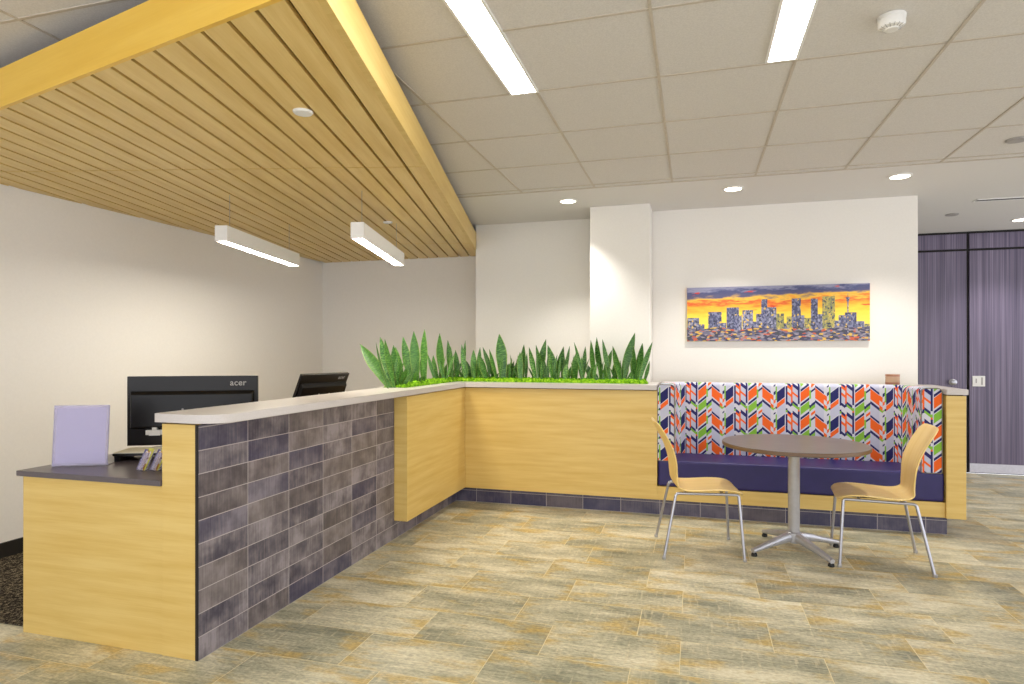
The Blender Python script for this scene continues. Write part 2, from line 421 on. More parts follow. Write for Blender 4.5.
# corridor wall of striped veneer: black ground, door leaves and overpanels with reveals
bm = NB(); box(bm, -0.389, 6.0, 8.31, 8.42, 0, CZ); struct('wall_corridor', bm, M['reveal'])
DX = 2.981
def leaf(name, x0, x1):
    bm = NB(); box(bm, x0, x1, 8.286, 8.31, 0.012, 2.515); d = struct(name, bm, M['zebra'], bev=.002)
    bm = NB(); box(bm, x0 + .002, x1 - .002, 8.283, 8.287, 0.012, 0.112); k = struct('kickplate', bm, M['kickplate'], d)
    return d
d1 = leaf('door_1', 1.72, DX - .014); d2 = leaf('door_2', DX + .014, 4.24); leaf('door_3', 4.27, 5.5)
bm = NB(); lathe(bm, [(.034, 0), (.034, .008), (.024, .012), (.018, .03), (.03, .04), (.032, .058), (.022, .066)], (2.824, 8.287, 1.028), 28, axis='Y')
struct('door_knob', bm, M['steel'], d1, smooth=True)
bm = NB(); box(bm, 3.022, 3.145, 8.279, 8.286, 0.982, 1.10); pl = struct('latch_plate', bm, M['white_plastic'], d2, bev=.003)
bm = NB(); box(bm, 3.052, 3.064, 8.2765, 8.2795, 1.02, 1.07); box(bm, 3.105, 3.122, 8.2765, 8.2795, 1.0, 1.085); struct('latch_slot', bm, M['grey_vent'], pl)
for i, (x0, x1) in enumerate(((1.72, DX - .014), (DX + .014, 4.24), (4.27, 5.5))):
    bm = NB(); box(bm, x0, x1, 8.286, 8.31, 2.54, CZ - .03); struct('trim_%d' % (i + 1), bm, M['zebra'], bev=.002)

# ------------------------------------------------------------ ceiling fittings
def strip(x0, x1, y0, y1, label):
    t = thing('ceiling_light', label, 'light', ((x0 + x1) / 2, (y0 + y1) / 2, CZ), 0, 'recessed strip lights')
    w, l = (x1 - x0) / 2, (y1 - y0) / 2
    bm = NB()
    for a in ((-w - .012, -w, -l, l), (w, w + .012, -l, l), (-w - .012, w + .012, -l - .012, -l), (-w - .012, w + .012, l, l + .012)):
        box(bm, a[0], a[1], a[2], a[3], -.008, .001)
    obj('frame', bm, M['white'], t)
    bm = NB(); box(bm, -w, w, -l, l, -.006, -.001); obj('diffuser', bm, M['glow_strip'], t)
strip(-0.925, -0.795, 0.75, 3.205, 'long bright strip light in the ceiling beside the wooden canopy')
strip(0.334, 0.452, 0.75, 3.18, 'bright strip light in the ceiling left of the smoke detector')

def can(x, y, label, watts=CAN_W, group='round downlights'):
    t = thing('downlight', label, 'light', (x, y, CZ - .003), 0, group)
    bm = NB(); lathe(bm, [(.086, 0), (.086, -.004), (.078, -.009), (.068, -.009), (.066, -.002), (.066, 0)], n=40); obj('trim_ring', bm, M['white'], t, smooth=True)
    bm = NB(); lathe(bm, [(.0655, -.001), (.0655, -.006), (.05, -.008)], n=40); obj('lens', bm, M['glow_can'], t)
    L = bpy.data.lights.new('downlight_beam', 'SPOT'); L.energy = watts; L.spot_size = R(100); L.spot_blend = 0.65; L.shadow_soft_size = 0.05
    L.color = (1, 0.96, 0.90); lo = bpy.data.objects.new('downlight_beam', L); COL.objects.link(lo); lo.location = (x, y, CZ - .03)
can(-1.095, 5.614, 'round downlight in the ceiling, left of the white column')
can(0.313, 5.568, 'round downlight above the left end of the skyline painting')
can(1.536, 5.534, 'round downlight above the right end of the skyline painting')
can(3.236, 7.69, 'round downlight in the corridor in front of the dark veneer doors', 48)

t = thing('smoke_detector', 'white round smoke detector on the ceiling tile right of a strip light', 'smoke detector', (0.775, 2.90, CZ - .001))
bm = NB(); lathe(bm, [(.052, 0), (.052, -.012), (.05, -.014)], n=40); obj('mounting_base', bm, M['white_plastic'], t, smooth=True)
bm = NB(); lathe(bm, [(.050, -.013), (.050, -.034), (.044, -.046), (.026, -.051), (.025, -.055), (.012, -.057)], n=40); b = obj('body', bm, M['white_plastic'], t, smooth=True)
bm = NB()
for k in range(16):
    a = 2 * math.pi * k / 16; c_, s_ = math.cos(a), math.sin(a)
    tube(bm, [(.046 * c_, .046 * s_, -.0435), (.030 * c_, .030 * s_, -.0515)], .0018, 6)
obj('vent_slots', bm, M['grey_vent'], b)
def disc(name, x, y, z, r, m, label, cat):
    t = thing(name, label, cat, (x, y, z))
    bm = NB(); lathe(bm, [(r, 0), (r, -.006), (r * .93, -.010), (r * .4, -.011)], n=36); obj('cover', bm, m, t, smooth=True)
    bm = NB(); lathe(bm, [(r * 1.06, .0), (r * 1.06, -.003), (r, -.004)], n=36); obj('rim', bm, m, t, smooth=True)
disc('ceiling_speaker', 2.0, 4.80, CZ - .001, .06, M['grey_vent'], 'grey round grille in the tiled ceiling at the right edge', 'speaker')
disc('ceiling_sensor', 2.46, 7.22, CZ - .004, .055, M['grey_vent'], 'small grey disc in the corridor ceiling right of the white wall', 'sensor')
t = thing('air_diffuser', 'narrow slot air diffuser in the plain ceiling above the corridor', 'vent', (2.95, 6.62, CZ - .003))
bm = NB(); box(bm, -.52, .52, -.045, -.035, -.006, 0); box(bm, -.52, .52, .035, .045, -.006, 0); box(bm, -.52, -.51, -.045, .045, -.006, 0); box(bm, .51, .52, -.045, .045, -.006, 0); obj('frame', bm, M['white'], t)
bm = NB(); box(bm, -.51, .51, -.035, .035, -.002, 0); box(bm, -.51, .51, -.004, .004, -.006, -.001); obj('slot', bm, M['dark_slot'], t)

# ------------------------------------------------------------ slatted wooden canopy
dv, nv = Vector((-0.238, 0.9713)), Vector((0.9713, 0.238))
S_R = -0.665
def st(s, q): p = nv * s + dv * q; return (p.x, p.y)
def front_y(x): return 2.098 - 0.231 * (x + 3.02)
def isect_front(s):
    # point of the canopy's front line with nv.p = s
    k = (s - 0.238 * (2.098 - 0.231 * 3.02)) / (0.9713 - 0.238 * 0.231); return (k, front_y(k))
FR = isect_front(S_R); FL = (XL + .004, front_y(XL))
yb = 6.885; BR = ((S_R - 0.238 * yb) / 0.9713, yb); BL = (XL + .004, 6.46); BL2 = (XL - .03, 6.47); BL3 = (XL - .03, yb)
canopy_poly = [FL, FR, BR, (XL + .004, yb)]
def clip(poly, a, b, c):
    """keep the side a*x + b*y <= c"""
    out = []
    for i, p in enumerate(poly):
        q = poly[(i + 1) % len(poly)]; fp, fq = a * p[0] + b * p[1] - c, a * q[0] + b * q[1] - c
        if fp <= 0: out.append(p)
        if fp * fq < 0:
            k = fp / (fp - fq); out.append((p[0] + (q[0] - p[0]) * k, p[1] + (q[1] - p[1]) * k))
    return out
can_t = thing('canopy', 'wooden slatted canopy hung below the ceiling over the reception desk', 'canopy', (0, 0, 0))
ZC = 2.48
bm = NB()
cuts = [-2.0, 1.09, 3.75, 6.41, 9.0]
fn = Vector((0.231, 1.0)).normalized(); fc = fn.x * FL[0] + fn.y * FL[1]
for k in range(0, 27):
    s1 = S_R - 0.028 if k == 0 else -0.79 - 0.1245 * (k - 1) - .009
    s0 = -0.79 - 0.1245 * k + .009
    for c0, c1 in zip(cuts, cuts[1:]):
        p = clip(canopy_poly, nv.x, nv.y, s1); p = clip(p, -nv.x, -nv.y, -s0) if p else p
        p = clip(p, dv.x, dv.y, c1 - .006) if p else p; p = clip(p, -dv.x, -dv.y, -(c0 + .006)) if p else p
        p = clip(p, -fn.x, -fn.y, -(fc + .016)) if p else p
        if len(p) >= 3: prism(bm, p, ZC, ZC + .02)
sl = obj('slat_panel', bm, M['maple_slat'], can_t, uv=False)
me = sl.data; uvl = me.uv_layers.new(name='UVMap')
for l in me.loops:
    co = me.vertices[l.vertex_index].co; uvl.data[l.index].uv = (dv.x * co.x + dv.y * co.y, nv.x * co.x + nv.y * co.y + co.z)
bm = NB(); q = clip(canopy_poly, nv.x, nv.y, S_R - .03); q = clip(q, -fn.x, -fn.y, -(fc + .018)); prism(bm, q, ZC + .035, ZC + .05); obj('backing_board', bm, M['dark_gap'], can_t)
bm = NB()
q = clip(clip(canopy_poly, fn.x, fn.y, fc + .017), nv.x, nv.y, S_R - .001); prism(bm, q, ZC - .002, 2.655)
obj('front_fascia', bm, M['maple_fascia'], can_t)
bm = NB(); q = clip(clip(canopy_poly, -nv.x, -nv.y, -(S_R - .03)), -fn.x, -fn.y, -(fc + .0005)); prism(bm, q, ZC - .001, 2.655)
sf = obj('side_fascia', bm, M['maple'], can_t)
for s, q in ((-1.2, 2.2), (-1.2, 5.2), (-3.0, 2.6), (-3.0, 5.2)):
    p = st(s, q); bm = NB(); tube(bm, [(p[0], p[1], ZC + .05), (p[0], p[1], CZ - .007)], .005, 8)
    obj('hanger_rod', bm, M['tee'], can_t)
disc('sprinkler_cover', -1.734, 2.526, ZC, .043, M['white'], 'white round cover plate on the canopy slats near its front', 'sprinkler cover')
disc('sprinkler_cover', -2.512, 4.874, ZC, .038, M['white'], 'white round cover plate on the canopy slats above the right pendant lamp', 'sprinkler cover')

# ------------------------------------------------------------ pendant lamps
def pendant(near, far, label):
    n, f = Vector(near), Vector(far); L = (f - n).length; mid = (n + f) / 2
    a = math.atan2(f.y - n.y, f.x - n.x) - math.pi / 2
    t = thing('pendant_lamp', label, 'pendant lamp', (mid.x, mid.y, 2.13), a, 'linear pendant lamps under the canopy')
    bm = NB(); h = L / 2
    box(bm, -.044, -.036, -h, h, 0, .11); box(bm, .036, .044, -h, h, 0, .11); box(bm, -.036, .036, -h, -h + .008, 0, .11); box(bm, -.036, .036, h - .008, h, 0, .11); box(bm, -.036, .036, -h + .008, h - .008, .10, .11)
    obj('housing', bm, M['white'], t, bev=.0015)
    bm = NB(); box(bm, -.0358, .0358, -h + .0083, h - .0083, .003, .012); obj('diffuser', bm, M['glow_pendant'], t)
    for y in (-h + .12, h - .12):
        bm = NB(); tube(bm, [(0, y, .109), (0, y, ZC - 2.13 - .0005)], .0016, 8); lathe(bm, [(.008, .11), (.008, .122), (.003, .126)], (0, y, 0), 14); obj('suspension_wire', bm, M['steel'], t)
pendant((-3.12, 3.60), (-3.40, 4.83), 'left white box pendant lamp, nearest the left wall')
pendant((-2.165, 3.76), (-2.495, 5.06), 'right white box pendant lamp, above the counter corner')

# ------------------------------------------------------------ reception desk
TX, TY0 = -2.11, 2.295
dw = thing('reception_desk', 'tiled reception desk wall with maple end panel and dark ceramic face', 'reception desk', (TX - .1, 3.2, 0))
def loc(o): return (-o.location.x, -o.location.y, -o.location.z)
def lbm(o):
    """a bmesh whose boxes are given in room coordinates and stored relative to thing o"""
    return NB()
def rel(ob, t):
    ob.location = loc(t); return ob
bm = NB(); box(bm, -2.135, TX, TY0 + .004, 4.192, 0, 1.044); rel(obj('tile_face', bm, M['tile'], dw), dw)
bm = NB(); box(bm, -2.308, -2.126, TY0, TY0 + .03, 0, 1.046); rel(obj('end_panel', bm, M['maple'], dw, bev=.001), dw)
bm = NB(); box(bm, -2.1255, -2.1115, TY0 - .001, TY0 + .0037, 0, 1.046); rel(obj('edge_trim', bm, M['reveal'], dw), dw)
bm = NB(); box(bm, -2.308, -2.136, TY0 + .031, 4.42, 0, 1.046); rel(obj('core_panel', bm, M['maple'], dw), dw)

rc = thing('return_cabinet', 'low maple return cabinet at the left end of the reception desk', 'cabinet', (-2.75, 2.4, 0))
bm = NB(); box(bm, -3.155, -2.3095, 2.299, 2.32, 0, .762); rel(obj('front_panel', bm, M['maple'], rc, bev=.001), rc)
bm = NB(); box(bm, -3.155, -3.135, 2.3205, 2.74, 0, .762); rel(obj('side_panel', bm, M['maple'], rc), rc)
bm = NB(); box(bm, -3.134, -2.3095, 2.72, 2.74, 0.007, .762); rel(obj('back_panel', bm, M['maple'], rc), rc)

wt = NB(); box(wt, -3.18, -2.3095, 2.283, 4.42, .765, .791)
o = obj('worktop', wt, M['laminate'], None, bev=.002); tag(o, 'charcoal laminate worktop over the low return and behind the counter', 'worktop')

# half wall with the planter: short leg beside the desk and long leg
pw = thing('planter_wall', 'maple clad half wall with dark tiled kick that carries the planter', 'half wall', (-1.2, 5.5, 0))
ZP = 1.046
bm = NB(); box(bm, -2.109, -2.006, 4.193, 5.44, .135, ZP); rel(obj('side_panel', bm, M['maple'], pw, bev=.001), pw)
bm = NB(); box(bm, -2.005, -0.296, 5.40, 5.449, .135, ZP); rel(obj('front_panel', bm, M['maple'], pw, bev=.001), pw)
bm = NB(); box(bm, -2.13, TX, 4.193, 5.45, 0, .134); rel(obj('kick_tiles', bm, M['tile'], pw), pw)
bm = NB(); box(bm, -2.109, -0.296, 5.4505, 5.47, 0, .134); rel(obj('kick_tiles', bm, M['kick'], pw), pw)
bm = NB(); box(bm, -2.385, -2.345, 4.425, 5.91, 0.007, ZP); box(bm, -2.345, -0.296, 5.83, 5.91, 0, ZP); box(bm, -2.345, -2.131, 4.425, 4.5, 0.007, ZP); box(bm, -0.36, -0.296, 5.471, 5.829, 0, ZP)
rel(obj('planter_box', bm, M['maple'], pw), pw)

# stone ledge in one run over the counter, planter rim, banquette back and arm
bm = NB(); z0, z1 = 1.054, 1.094
prism(bm, [(-2.335, 2.28), (-2.10, 2.268), (-2.02, 2.31), (-1.985, 2.36), (-1.985, 4.43), (-2.335, 4.43)], z0, z1)
box(bm, -2.13, -1.985, 4.43, 5.345, z0, z1); box(bm, -2.39, -2.335, 4.43, 5.92, z0, z1)
box(bm, -2.13, -0.300, 5.345, 5.53, z0, z1); box(bm, -2.335, -0.3, 5.81, 5.915, z0, z1); box(bm, -0.385, -0.30, 5.53, 5.81, z0, z1)
box(bm, -0.30, 1.80, 5.965, 6.10, z0, z1); box(bm, -0.385, -0.30, 5.915, 5.918, z0, z1)
box(bm, 1.793, 1.932, 5.36, 6.10, z0, z1)
bmesh.ops.remove_doubles(bm, verts=bm.verts[:], dist=1e-5)
lg = obj('stone_ledge', bm, M['stone'], None, bev=.002); tag(lg, 'pale stone ledge running along the counter, planter and banquette tops', 'ledge')
for q in ((-2.30, -2.12, 2.33, 4.42), (-2.10, -2.05, 4.2, 5.40), (-2.04, -.30, 5.41, 5.445), (1.81, 1.91, 5.39, 6.05)):
    bm = NB(); box(bm, *q, 1.0465, 1.0535); obj('shadow_gap_strip', bm, M['reveal'], lg)

# moss bed: a bumpy mat in the trough
bm = NB()
def mat_patch(x0, x1, y0, y1, nx, ny):
    g = [[None] * (ny + 1) for _ in range(nx + 1)]
    for i in range(nx + 1):
        for j in range(ny + 1):
            e = min(i, nx - i, j, ny - j)
            g[i][j] = bm.verts.new((x0 + (x1 - x0) * i / nx + random.uniform(-.004, .004), y0 + (y1 - y0) * j / ny + random.uniform(-.004, .004), 1.085 + (0 if e == 0 else .018 + random.uniform(0, .034))))
    for i in range(nx):
        for j in range(ny): bm.faces.new((g[i][j], g[i + 1][j], g[i + 1][j + 1], g[i][j + 1]))
    lo = [bm.verts.new(p) for p in ((x0, y0, 1.06), (x1, y0, 1.06), (x1, y1, 1.06), (x0, y1, 1.06))]
    bm.faces.new(lo[::-1])
    for seq, a, b in (([g[i][0] for i in range(nx + 1)], lo[0], lo[1]), ([g[nx][j] for j in range(ny + 1)], lo[1], lo[2]), ([g[i][ny] for i in range(nx, -1, -1)], lo[2], lo[3]), ([g[0][j] for j in range(ny, -1, -1)], lo[3], lo[0])):
        bm.faces.new([a, b] + seq[::-1])
mat_patch(-2.33, -2.135, 4.435, 5.54, 16, 64)
mat_patch(-2.33, -0.39, 5.535, 5.805, 110, 18)
ms = obj('moss_bed', bm, M['moss'], None, smooth=True, ang=70); tag(ms, 'bright green moss bed filling the planter trough', 'moss'); ms['kind'] = 'stuff'

# snake plants
PL = [[[-2.25,4.419,-2.535,4.449,1.433,0.07],[-2.22,4.327,-2.326,4.327,1.446,0.03]],[[-2.25,4.452,-2.358,4.452,1.487,0.054],[-2.22,4.427,-2.294,4.397,1.47,0.046]],[[-2.25,4.539,-2.272,4.509,1.425,0.055],[-2.22,4.584,-2.305,4.614,1.41,0.056]],[[-2.25,4.796,-2.346,4.826,1.504,0.058],[-2.22,4.809,-2.241,4.809,1.545,0.066],[-2.25,5.059,-2.241,5.029,1.569,0.061]],[[-2.25,5.373,-2.3,5.373,1.342,0.046],[-2.22,5.42,-2.247,5.39,1.545,0.074]],[[-2.274,5.73,-2.298,5.7,1.486,0.049],[-2.198,5.59,-2.235,5.62,1.427,0.038],[-2.184,5.66,-2.199,5.66,1.389,0.048]],[[-2.067,5.59,-2.121,5.62,1.446,0.038],[-2.133,5.66,-2.1,5.66,1.485,0.029],[-2.088,5.73,-2.114,5.7,1.293,0.058]],[[-2.012,5.66,-2.017,5.66,1.394,0.048],[-2.006,5.73,-1.965,5.7,1.418,0.038],[-1.848,5.59,-1.931,5.62,1.332,0.065]],[[-1.824,5.73,-1.938,5.7,1.418,0.038],[-1.75,5.59,-1.85,5.62,1.398,0.046]],[[-1.702,5.59,-1.75,5.62,1.538,0.083],[-1.694,5.66,-1.743,5.66,1.37,0.056]],[[-1.645,5.66,-1.587,5.66,1.286,0.028],[-1.685,5.73,-1.686,5.7,1.257,0.038]],[[-1.557,5.73,-1.535,5.7,1.44,0.057],[-1.533,5.59,-1.547,5.62,1.37,0.046],[-1.5,5.66,-1.49,5.66,1.361,0.028]],[[-1.377,5.59,-1.464,5.62,1.416,0.046],[-1.328,5.66,-1.406,5.66,1.439,0.037],[-1.393,5.73,-1.314,5.7,1.491,0.056]],[[-1.215,5.66,-1.294,5.66,1.434,0.064],[-1.249,5.73,-1.154,5.7,1.421,0.056],[-1.228,5.59,-1.253,5.62,1.388,0.036]],[[-1.174,5.73,-1.097,5.7,1.43,0.028],[-1.117,5.59,-1.1,5.62,1.27,0.045]],[[-0.945,5.59,-1.044,5.62,1.46,0.027],[-1.03,5.66,-1.012,5.66,1.379,0.064],[-0.987,5.73,-0.949,5.7,1.42,0.037]],[[-0.866,5.66,-0.905,5.66,1.478,0.054],[-0.895,5.73,-0.929,5.7,1.252,0.046]],[[-0.785,5.73,-0.841,5.7,1.506,0.055],[-0.704,5.59,-0.784,5.62,1.486,0.035],[-0.794,5.66,-0.707,5.66,1.388,0.045]],[[-0.608,5.59,-0.702,5.62,1.423,0.062],[-0.633,5.66,-0.5,5.66,1.541,0.062],[-0.668,5.73,-0.683,5.7,1.28,0.045]],[[-0.502,5.66,-0.517,5.66,1.428,0.053],[-0.499,5.73,-0.445,5.7,1.45,0.054],[-0.47,5.59,-0.338,5.62,1.457,0.044]]]
def blade(bm, base, tip, w, twist, bow, n=9):
    base, tip = Vector(base), Vector(tip); L = bm.loops.layers.uv.verify()
    d = tip - base; ln = d.length
    side = Vector((math.cos(twist), math.sin(twist), 0)); side = (side - d.normalized() * side.dot(d.normalized())).normalized()
    nrm = side.cross(d.normalized()).normalized(); rows = []
    for i in range(n + 1):
        u = i / n
        wd = w * 0.5 * (0.45 + 0.55 * min(1, u * 1.9)) * (1 if u < .55 else max(0.02, 1 - ((u - .55) / .45) ** 1.8))
        c = base + d * u + nrm * bow * math.sin(math.pi * u * .8) * ln
        th = .0028 * (1.15 - u)
        fold = wd * .38
        rows.append([bm.verts.new(p) for p in (c - side * wd + nrm * fold, c + nrm * th, c + side * wd + nrm * fold, c - nrm * th)])
    V = lambda i: i / n * ln
    for i in range(n):
        a, b = rows[i], rows[i + 1]
        for k in range(4):
            f = bm.faces.new((a[k], a[(k + 1) % 4], b[(k + 1) % 4], b[k]))
            us = (0, .5, 1, .5)
            for l, (q, v) in zip(f.loops, ((us[k], V(i)), (us[(k + 1) % 4], V(i)), (us[(k + 1) % 4], V(i + 1)), (us[k], V(i + 1)))): l[L].uv = (q, v)
    bm.faces.new(rows[0][::-1]); bm.faces.new(rows[-1])
ORD = ['first', 'second', 'third', 'fourth', 'fifth', 'sixth', 'seventh', 'eighth', 'ninth', 'tenth', 'eleventh', 'twelfth', 'thirteenth', 'fourteenth', 'fifteenth', 'sixteenth', 'seventeenth', 'eighteenth', 'nineteenth', 'last']
for k, lv in enumerate(PL):
    cx = sum(l[0] for l in lv) / len(lv); cy = sum(l[1] for l in lv) / len(lv)
    tall = max(l[4] for l in lv) > 1.48
    look = 'tall' if tall else ('low' if max(l[4] for l in lv) < 1.40 else 'medium high')
    where = "at the planter's counter end" if k < 5 else ('beside the banquette' if k > 17 else 'in the long planter')
    t = thing('snake_plant', '%s snake plant, %s from the left, %s' % (look, ORD[k] + ' of twenty' if k == 0 else ORD[k], where), 'plant', (cx, cy, 1.09), 0, 'snake plants in the planter')
    for j, (bx, by, tx, ty, tz, w) in enumerate(lv):
        bm = NB(); blade(bm, (bx - cx, by - cy, -.01), (tx - cx, ty - cy, tz - 1.09), w * 1.3, random.choice((-1, 1)) * random.uniform(.1, .75), random.uniform(-.07, .07))
        obj('leaf', bm, M['leaf'], t, uv=False, smooth=True, ang=60)
    for j in range(8):
        a = random.uniform(0, 6.28); r = random.uniform(.02, .10); h = random.uniform(.08, .27)
        if k < 5: px, py = random.uniform(-.03, .05), random.uniform(-.10, .10)
        else: px, py = random.uniform(-.06, .06), random.uniform(-.05, .06)
        if cy + py < 4.46: py = 4.47 - cy
        bm = NB(); blade(bm, (px, py, -.01), (px + r * math.cos(a) * 1.2, py + r * math.sin(a) * .5, h), random.uniform(.018, .040), random.uniform(-.9, .9), random.uniform(-.05, .05), 6)
        obj('leaf', bm, M['leaf'], t, uv=False, smooth=True, ang=60)

# ------------------------------------------------------------ banquette
bq = thing('banquette', 'built-in banquette with navy seat and chevron patterned back behind the round table', 'banquette', (0.8, 5.6, 0))
bm = NB(); box(bm, -0.2955, 1.797, 5.40, 5.425, .135, .248); rel(obj('front_rail', bm, M['maple'], bq, bev=.001), bq)
bm = NB(); box(bm, 1.7975, 1.925, 5.38, 6.08, .135, 1.046); rel(obj('arm_panel', bm, M['maple'], bq, bev=.001), bq)
bm = NB(); box(bm, -0.2955, 1.81, 5.45, 5.47, 0, .134); box(bm, 1.81, 1.825, 5.45, 6.05, 0, .134); rel(obj('kick_tiles', bm, M['kick'], bq), bq)
bm = NB(); box(bm, -0.2955, 1.797, 5.975, 6.0, .135, 1.046); box(bm, -0.29, 1.79, 5.426, 5.97, .15, .246); rel(obj('seat_base', bm, M['maple'], bq), bq)
bm = NB(); box(bm, -0.289, 1.792, 5.395, 5.96, .25, .468); rel(obj('seat_cushion', bm, M['navy'], bq, bev=.022, seg=4), bq)
# upholstered back: rounded slab swept along a U
def u_path():
    x0, x1, yb_, yf = -0.225, 1.710, 5.895, 5.405
    r = 0.16; pts = [(x0, yf)]
    for k in range(11):
        a = math.pi - (math.pi / 2) * k / 10; pts.append((x0 + r + r * math.cos(a), yb_ - r + r * math.sin(a)))
    for k in range(1, 24): pts.append((x0 + r + (x1 - x0 - 2 * r) * k / 24, yb_))
    for k in range(11):
        a = math.pi / 2 - (math.pi / 2) * k / 10; pts.append((x1 - r + r * math.cos(a), yb_ - r + r * math.sin(a)))
    pts.append((x1, yf)); return [Vector(p) for p in pts]
P_ = u_path(); bm = NB(); UV = bm.loops.layers.uv.verify()
half, zb, zt, rr = 0.068, 0.462, 1.098, 0.03
sect = []
for (cx_, cz_, a0) in ((half - rr, zt - rr, 0), (-half + rr, zt - rr, 90), (-half + .012, zb + .012, 180), (half - .012, zb + .012, 270)):
    rad = rr if cz_ > .8 else .012
    for k in range(5):
        a = R(a0 + 22.5 * k); sect.append((cx_ + rad * math.cos(a), cz_ + rad * math.sin(a)))
d0 = [0.0]
for a, b in zip(P_, P_[1:]): d0.append(d0[-1] + (b - a).length)
kmid = 11; u_off = P_[kmid].x - d0[kmid]       # pattern is in step with x along the straight run
rings = []
for i, p in enumerate(P_):
    dd = (P_[min(i + 1, len(P_) - 1)] - P_[max(i - 1, 0)]).normalized(); nn = Vector((-dd.y, dd.x))
    rings.append([bm.verts.new((p.x + nn.x * s, p.y + nn.y * s, z)) for s, z in sect])
ns = len(sect)
for i in range(len(P_) - 1):
    for k in range(ns):
        f = bm.faces.new((rings[i][k], rings[i][(k + 1) % ns], rings[i + 1][(k + 1) % ns], rings[i + 1][k]))
        for l, (ii, kk) in zip(f.loops, ((i, k), (i, (k + 1) % ns), (i + 1, (k + 1) % ns), (i + 1, k))): l[UV].uv = (u_off + d0[ii], sect[kk][1])
for ring, sg, u0 in ((rings[0][::-1], 1, 0.0), (rings[-1], -1, 0.0)):
    f = bm.faces.new(ring)
    for l in f.loops: l[UV].uv = (l.vert.co.x + (0.12 if sg > 0 else -0.02), l.vert.co.z)
rel(obj('backrest', bm, M['fabric'], bq, smooth=True, uv=False, ang=60), bq); br = bq.children[-1]
for nm in [c for c in bq.children if c.name.startswith('backrest')]: br = nm
for ring_i, yy in ((0, 5.403), (-1, 5.403)):
    bm = NB(); xs = P_[ring_i].x; loop = [(xs + s, yy, z) for s, z in sect] + [(xs + sect[0][0], yy, sect[0][1])]
    tube(bm, loop, .0035, 8); obj('piping', bm, M['piping'], br, smooth=True)

# tealight on the ledge behind the banquette
t = thing('candle_holder', 'small amber glass candle holder on the ledge behind the banquette', 'candle holder', (1.615, 6.02, 1.094))
bm = NB(); lathe(bm, [(.050, 0), (.053, .004), (.053, .088), (.048, .088), (.047, .010)], n=36); obj('glass_cup', bm, M['amber'], t, smooth=True)
bm = NB(); lathe(bm, [(.042, .011), (.042, .05), (.036, .053)], n=30); obj('candle', bm, M['cream'], t, smooth=True)
bm = NB(); lathe(bm, [(.0545, .070), (.0545, .086), (.0535, .087)], n=36); lathe(bm, [(.0545, .004), (.0545, .020), (.0535, .021)], n=36); obj('copper_band', bm, M['copper'], t, smooth=True)

# ------------------------------------------------------------ round table
tb = thing('round_table', 'round pedestal table with grey brown top and silver cross base', 'table', (0.662, 4.715, 0))
bm = NB(); lathe(bm, [(.42, .716), (.465, .716), (.470, .722)], n=96); lathe(bm, [(.470, .722), (.4705, .738), (.468, .7415)], n=96, mi=1); lathe(bm, [(.468, .7416), (.467, .744), (.4, .7445)], n=96, mi=0)
obj('tabletop', bm, [M['tabletop'], M['table_edge']], tb, smooth=True)
bm = NB(); lathe(bm, [(.036, .085), (.038, .10), (.038, .68), (.045, .70), (.15, .706), (.15, .7155)], n=40); obj('column', bm, M['silver'], tb, smooth=True)
bm = NB(); lathe(bm, [(.03, .055), (.045, .062), (.052, .09), (.05, .125), (.039, .135)], n=32); obj('hub', bm, M['silver'], tb, smooth=True)
for a in (216, 118, 29, -58):
    c_, s_ = math.cos(R(a)), math.sin(R(a)); bm = NB()
    secs = []
    for k in range(9):
        u = k / 8; r = .035 + .315 * u; zc = .098 - .062 * u ** 1.2; w = .027 - .010 * u; h = .030 - .017 * u
        secs.append([bm.verts.new((r * c_ - q * w * s_, r * s_ + q * w * c_, zc + e * h)) for q, e in ((-1, -.5), (-.6, -1), (.6, -1), (1, -.5), (1, .5), (.6, 1), (-.6, 1), (-1, .5))])
    for p, q in zip(secs, secs[1:]):
        for k in range(8): bm.faces.new((p[k], p[(k + 1) % 8], q[(k + 1) % 8], q[k]))
    bm.faces.new(secs[0][::-1]); bm.faces.new(secs[-1])
    lo = obj('leg', bm, M['silver'], tb, smooth=True, ang=50)
    bm = NB(); lathe(bm, [(.017, 0), (.02, .004), (.019, .016), (.012, .024)], (.338 * c_, .338 * s_, 0), 20); obj('glide', bm, M['rubber'], lo, smooth=True)

